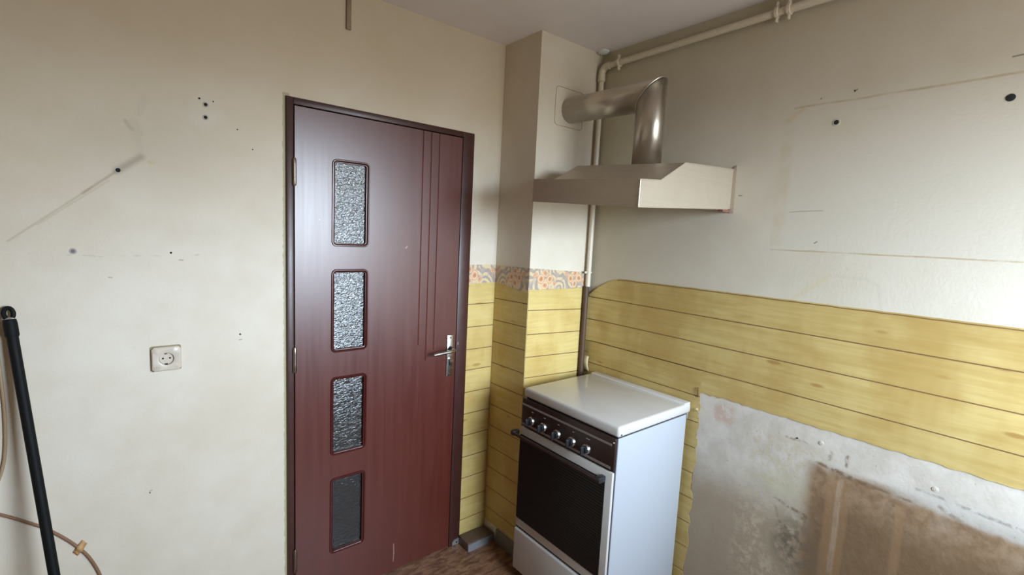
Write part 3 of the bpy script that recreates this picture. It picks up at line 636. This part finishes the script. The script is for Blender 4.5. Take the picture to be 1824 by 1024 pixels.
# duct: vertical pipe and horizontal pipe meeting in a mitre
duct = thing('exhaust_duct', 'round galvanised duct bent from the hood into the corner column', 'duct', (1.24, -0.706, 1.885))
DXc, DYc, DZc, DR = 1.24, -0.706, 2.155, 0.0575
def mitre(name, vertical):
    bm = bmesh.new(); n = 40; A = []; B = []
    for k in range(n):
        t = 2 * math.pi * k / n; a, b = math.cos(t) * DR, math.sin(t) * DR
        if vertical:            # circle in xy, top cut at z = DZc - (y - DYc)
            x, y = DXc + a, DYc + b; A.append(bm.verts.new((x, y, 1.8715 + 0.0565 * (x - 0.852)  - 0.010))); B.append(bm.verts.new((x, y, DZc - (y - DYc))))
        else:                   # circle in xz, runs in y up to the mitre and into the column
            x, z = DXc + a, DZc + b; A.append(bm.verts.new((x, YC - 0.0005, z + 0.012))); B.append(bm.verts.new((x, DYc - (z - DZc), z)))
    for k in range(n): bm.faces.new((A[k], A[(k + 1) % n], B[(k + 1) % n], B[k]))
    return finish(name, bm, M_duct, duct, smooth=True, angle=60)
for nm2, vf in (('vertical_pipe', True), ('horizontal_pipe', False)):
    o = mitre(nm2, vf); md = o.modifiers.new('thickness', 'SOLIDIFY'); md.thickness = 0.0012; md.offset = -1
seam = [(DXc + math.cos(2 * math.pi * k / 40) * (DR + 0.001), DYc + math.sin(2 * math.pi * k / 40) * (DR + 0.001), DZc - math.sin(2 * math.pi * k / 40) * (DR + 0.001)) for k in range(41)]
tube_obj('mitre_seam', seam, 0.0020, M_duct, duct, 8)
# painted-over cover outline round the duct mouth
M_out = plain('tan_caulk_line', (0.44, 0.33, 0.22), 0.8)
pts = [(u, YC - 0.0006, v) for u, v in rrect(1.142, 1.325, 2.090, 2.262, 0.018, 4)]
pts = pts[4:] + pts[:5]
tube_obj('cover_outline', [p for p in pts], 0.0016, M_out, wall_chase, 6)

# ------------------------------------------------------------ gas pipe in the corner and under the ceiling
M_pipe = plain('cream_painted_pipe', (0.60, 0.52, 0.40), 0.4, var=0.06)
M_gap_shade = plain('dark_gap_shade', (0.075, 0.035, 0.016), 0.6, var=0.3)
pipe = thing('gas_pipe', 'cream painted gas pipe down the corner and along under the ceiling', 'pipe', (1.413, -0.287, 0.0))
PX, PY, PZ_ = 1.414, -0.284, 2.398
arc = [(PX, PY - 0.03 * (1 - math.cos(t)), PZ_ - 0.03 + 0.03 * math.sin(t)) for t in [math.pi / 2 * k / 6 for k in range(7)]]
arc = [(PX, PY, PZ_ - 0.03)] + [(PX, PY - 0.03 * (1 - math.cos(t)), PZ_ - 0.03 + 0.03 * math.sin(t)) for t in [math.pi / 2 * k / 6 for k in range(1, 7)]]
tube_obj('elbow', [(PX, PY, PZ_ - 0.045)] + arc + [(PX, PY - 0.045, PZ_)], 0.0165, M_pipe, pipe, 16)
tube_obj('riser', [(PX, PY, 1.335), (PX, PY, PZ_ - 0.04)], 0.0125, M_pipe, pipe, 16)
tube_obj('gap_shade_tube', [(PX - 0.004, PY + 0.006, 0.0), (PX - 0.004, PY + 0.006, 1.335)], 0.0135, M_gap_shade, pipe, 16)  # dark tube standing in for the shadowed gap beside the paper edge
tube_obj('ceiling_run', [(PX, PY - 0.04, PZ_), (PX + 0.002, -1.1, PZ_ + 0.008), (PX + 0.002, YF + 0.02, PZ_ + 0.008)], 0.0135, M_pipe, pipe, 16)
lathe_obj('coupling', [(0.0128, -0.018), (0.0175, -0.016), (0.0185, -0.006), (0.0175, 0.006), (0.0185, 0.014), (0.0128, 0.018)], (PX, PY, PZ_ - 0.050), (0, 0, 1), M_pipe, pipe, 16)
def clip(y, big):
    z = PZ_ + 0.008 * min(1, (PY - y) / 0.8); r = 0.0205 if big else 0.0175; w = 0.006 if big else 0.004
    c = lathe_obj('pipe_clip', [(0.013, -w), (r, -w * 0.8), (r, w * 0.8), (0.013, w)], (PX + 0.001, y, z), (0, 1, 0), M_pipe, pipe, 16)
    box('clip_stem', PX + 0.008, XR - 0.0005, y - 0.004, y + 0.004, z - 0.006, z + 0.006, M_pipe, c)
    if big:
        box('clip_ear', PX - 0.010, PX + 0.008, y - 0.003, y + 0.003, z + 0.019, z + 0.034, M_pipe, c, 0.0015); box('clip_ear', PX - 0.008, PX + 0.008, y - 0.003, y + 0.003, z - 0.034, z - 0.019, M_pipe, c, 0.0015)
clip(-0.328, False); clip(-0.385, True); clip(-1.085, True); clip(-1.125, True); clip(-2.2, True)
cc = lathe_obj('pipe_clip', [(0.0125, -0.005), (0.0165, -0.004), (0.0165, 0.004), (0.0125, 0.005)], (PX, PY, 1.407), (0, 0, 1), M_pipe, pipe, 16)
box('clip_stem', PX - 0.030, PX - 0.010, PY - 0.003, PY + 0.003, 1.402, 1.412, M_pipe, cc, 0.001)
# lump of filler where the pipe used to pass the ceiling
bm = bmesh.new(); bmesh.ops.create_icosphere(bm, subdivisions=3, radius=1.0)
rr = random.Random(2)
for v in bm.verts: v.co = Vector((1.408 + v.co.x * 0.026, -0.290 + v.co.y * 0.030, H - 0.002 + v.co.z * 0.012)) + Vector((rr.uniform(-1, 1), rr.uniform(-1, 1), 0)) * 0.002
finish('plaster_lump', bm, plain('white_filler', (0.70, 0.69, 0.67), 0.8), ceiling, True)

# ------------------------------------------------------------ socket
M_ivory = plain('ivory_plastic', (0.56, 0.475, 0.385), 0.35, var=0.08, scale=60)
M_grime = plain('grimy_edge', (0.26, 0.20, 0.11), 0.7)
so = thing('wall_socket', 'square ivory wall socket with a round recess on the cream wall', 'socket', (-0.313, 0.0, 1.118))
X0, X1, Z0, Z1 = -0.353, -0.274, 1.078, 1.158; xc_, zc_ = (X0 + X1) / 2, (Z0 + Z1) / 2
bm = bmesh.new(); prism(bm, rrect(X0 - 0.003, X1 + 0.001, Z0 - 0.001, Z1 + 0.003, 0.006), fY(0), 0.0003, 0.0030); finish('back_plate', bm, M_grime, so)
# face plate with a round opening
bm = bmesh.new(); n = 32; outer = []; R0 = 0.0205
def sqpt(t, hx, hz_):
    c, s = math.cos(t), math.sin(t); k = 1 / max(abs(c) / hx, abs(s) / hz_); return (xc_ + c * k, zc_ + s * k)
levels = [('s', 0.0395, 0.040, 0.0028), ('s', 0.0395, 0.040, 0.0090), ('s', 0.0365, 0.037, 0.0120), ('c', R0 + 0.003, 0, 0.0125), ('c', R0, 0, 0.0115), ('c', R0 - 0.001, 0, 0.0040)]
rings = []
for kind, a, b, d in levels:
    rg = []
    for k in range(n):
        t = 2 * math.pi * (k + 0.5) / n
        u, v = sqpt(t, a, b) if kind == 's' else (xc_ + a * math.cos(t), zc_ + a * math.sin(t))
        rg.append(bm.verts.new((u, -d, v)))
    rings.append(rg)
for a, b in zip(rings[:-1], rings[1:]):
    for k in range(n): bm.faces.new((a[k], a[(k + 1) % n], b[(k + 1) % n], b[k]))
fp = finish('face_plate', bm, M_ivory, so, True, 40)
ins = lathe_obj('socket_insert', [(0, 0.0045), (R0 - 0.0015, 0.0045), (R0 - 0.0012, 0.0028), (0, 0.0028)], (xc_, 0, zc_), (0, -1, 0), M_ivory, so, 28)
for dx in (-0.0095, 0.0095): lathe_obj('pin_hole', [(0, 0.0006), (0.0028, 0.0006), (0.0030, 0.0)], (xc_ + dx, -0.0045, zc_ + 0.001), (0, -1, 0), M_hole, ins, 12)
for dz in (-1, 1): box('earth_contact', xc_ - 0.003, xc_ + 0.003, -0.0105, -0.0046, zc_ + dz * 0.0175 - 0.002, zc_ + dz * 0.0175 + 0.002, M_hinge if dz > 0 else M_dark, ins)

# ------------------------------------------------------------ broom handle, cables, lath, block
M_black = plain('black_lacquered_tube', (0.006, 0.006, 0.006), 0.6, var=0.1, spec=0.15)

A = Vector((-0.666, -0.020, 1.289)); B = Vector((-0.542, -0.250, 0.010)); D = (B - A).normalized()
br = thing('broom_handle', 'long black broom handle leaning against the cream wall', 'broom handle', (B.x, B.y, 0.0))
tube_obj('pole', [A + D * 0.03, B], 0.0125, M_black, br, 16)
lathe_obj('end_cap', [(0, 0.0), (0.0130, 0.0), (0.0130, 0.03), (0.0126, 0.03)], B - D * 0.0 - Vector((0, 0, 0.0)), -D, M_dark, br, 16)
# grip with a flattened hanging eye
side = D.cross(Vector((0, -1, 0))).normalized()
bm = bmesh.new(); tube(bm, [A + D * 0.010, A + D * 0.022, A + D * 0.055, A + D * 0.060], [0.0135, 0.0150, 0.0150, 0.0132], 18); grip = finish('grip', bm, M_black, br, True)
ey = [A - D * 0.006 + (side * math.cos(t) * 0.0095 - D * math.sin(t) * 0.016) for t in [math.pi * (-0.28 + 1.56 * k / 22) for k in range(23)]]
tube_obj('hanging_eye', ey, 0.0056, M_black, grip, 10)

M_cable = plain('brown_cable_sheath', (0.22, 0.11, 0.06), 0.5); M_cable2 = plain('tan_cable_sheath', (0.36, 0.24, 0.14), 0.5)
def spline(pts, n=6):
    P = [Vector(p) for p in pts]; P = [P[0] * 2 - P[1]] + P + [P[-1] * 2 - P[-2]]; out = []
    for i in range(1, len(P) - 2):
        for k in range(n):
            t = k / n; a, b, c, d = P[i - 1], P[i], P[i + 1], P[i + 2]
            out.append(0.5 * ((2 * b) + (c - a) * t + (2 * a - 5 * b + 4 * c - d) * t * t + (3 * b - a - 3 * c + d) * t ** 3))
    return out + [P[-2]]
cb = thing('wall_cable', 'thin brown cable clipped low on the cream wall behind the broom handle', 'cable', (-0.55, -0.006, 0.0))
tube_obj('cable', spline([(-2.09, -0.0055, 0.95), (-1.5, -0.0055, 0.94), (-1.1, -0.0055, 0.91), (-0.95, -0.0055, 0.86), (-0.80, -0.0055, 0.775), (-0.713, -0.0055, 0.711), (-0.669, -0.0055, 0.676), (-0.629, -0.0055, 0.641), (-0.600, -0.0055, 0.609), (-0.570, -0.0055, 0.571), (-0.549, -0.0055, 0.539), (-0.527, -0.0055, 0.498), (-0.505, -0.0055, 0.431), (-0.488, -0.0055, 0.33), (-0.48, -0.0055, 0.15), (-0.478, -0.0055, 0.006)]), 0.0042, M_cable, cb, 10)
u = Vector((0.021, 0, -0.031)).normalized(); w = Vector((u.z, 0, -u.x)); c0 = Vector((-0.549, 0, 0.540))
bm = bmesh.new(); M_tape = plain('orange_brown_tape', (0.48, 0.26, 0.11), 0.5)
rows = []
for k in range(9):
    a = -1 + 2 * k / 8; d = 0.0012 + 0.0098 * math.exp(-(a * 3.0) ** 2)
    rows.append([bm.verts.new(c0 + w * (a * 0.019 + sgn * 0.0) + u * (sgn * 0.010 + a * 0.007) + Vector((0, -d, 0))) for sgn in (-1, 1)])
for k in range(8): bm.faces.new((rows[k][0], rows[k][1], rows[k + 1][1], rows[k + 1][0]))
o = finish('tape_strip', bm, M_tape, cb, True); md = o.modifiers.new('thickness', 'SOLIDIFY'); md.thickness = 0.0008
hc = tube_obj('hanging_cable', spline([(-0.80, -0.0055, 2.465), (-0.80, -0.0055, 2.1), (-0.79, -0.0055, 1.75), (-0.735, -0.0055, 1.40), (-0.700, -0.0055, 1.231), (-0.6915, -0.0055, 1.103), (-0.690, -0.0055, 0.973), (-0.699, -0.0055, 0.859), (-0.730, -0.0055, 0.76), (-0.79, -0.0055, 0.60), (-0.86, -0.0055, 0.30), (-0.88, -0.0055, 0.006)]), 0.0040, M_cable2)
tag(hc, 'tan cable hanging down the cream wall left of the broom handle', 'cable')
ln = box('wooden_lath', 0.2725, 0.2905, -0.010, -0.0003, 2.322, H - 0.001, plain('weathered_brown_lath', (0.27, 0.20, 0.14), 0.7, var=0.3), None, 0.0015)
tag(ln, 'short weathered brown lath on the wall above the door', 'lath')
M_blk = plain('brown_painted_wood', (0.10, 0.060, 0.042), 0.5, var=0.25); M_blkf = plain('grey_metal_facing', (0.30, 0.31, 0.32), 0.45, 0.4)
bl = thing('floor_block', 'small brown wooden block with grey front on the floor beside the door', 'block', (0.95, -0.055, 0.0))
box('block_body', 0.868, 1.026, -0.098, -0.016, 0.0, 0.044, M_blk, bl, 0.003)
box('grey_facing', 0.870, 1.026, -0.1015, -0.0982, 0.0, 0.038, M_blkf, bl)
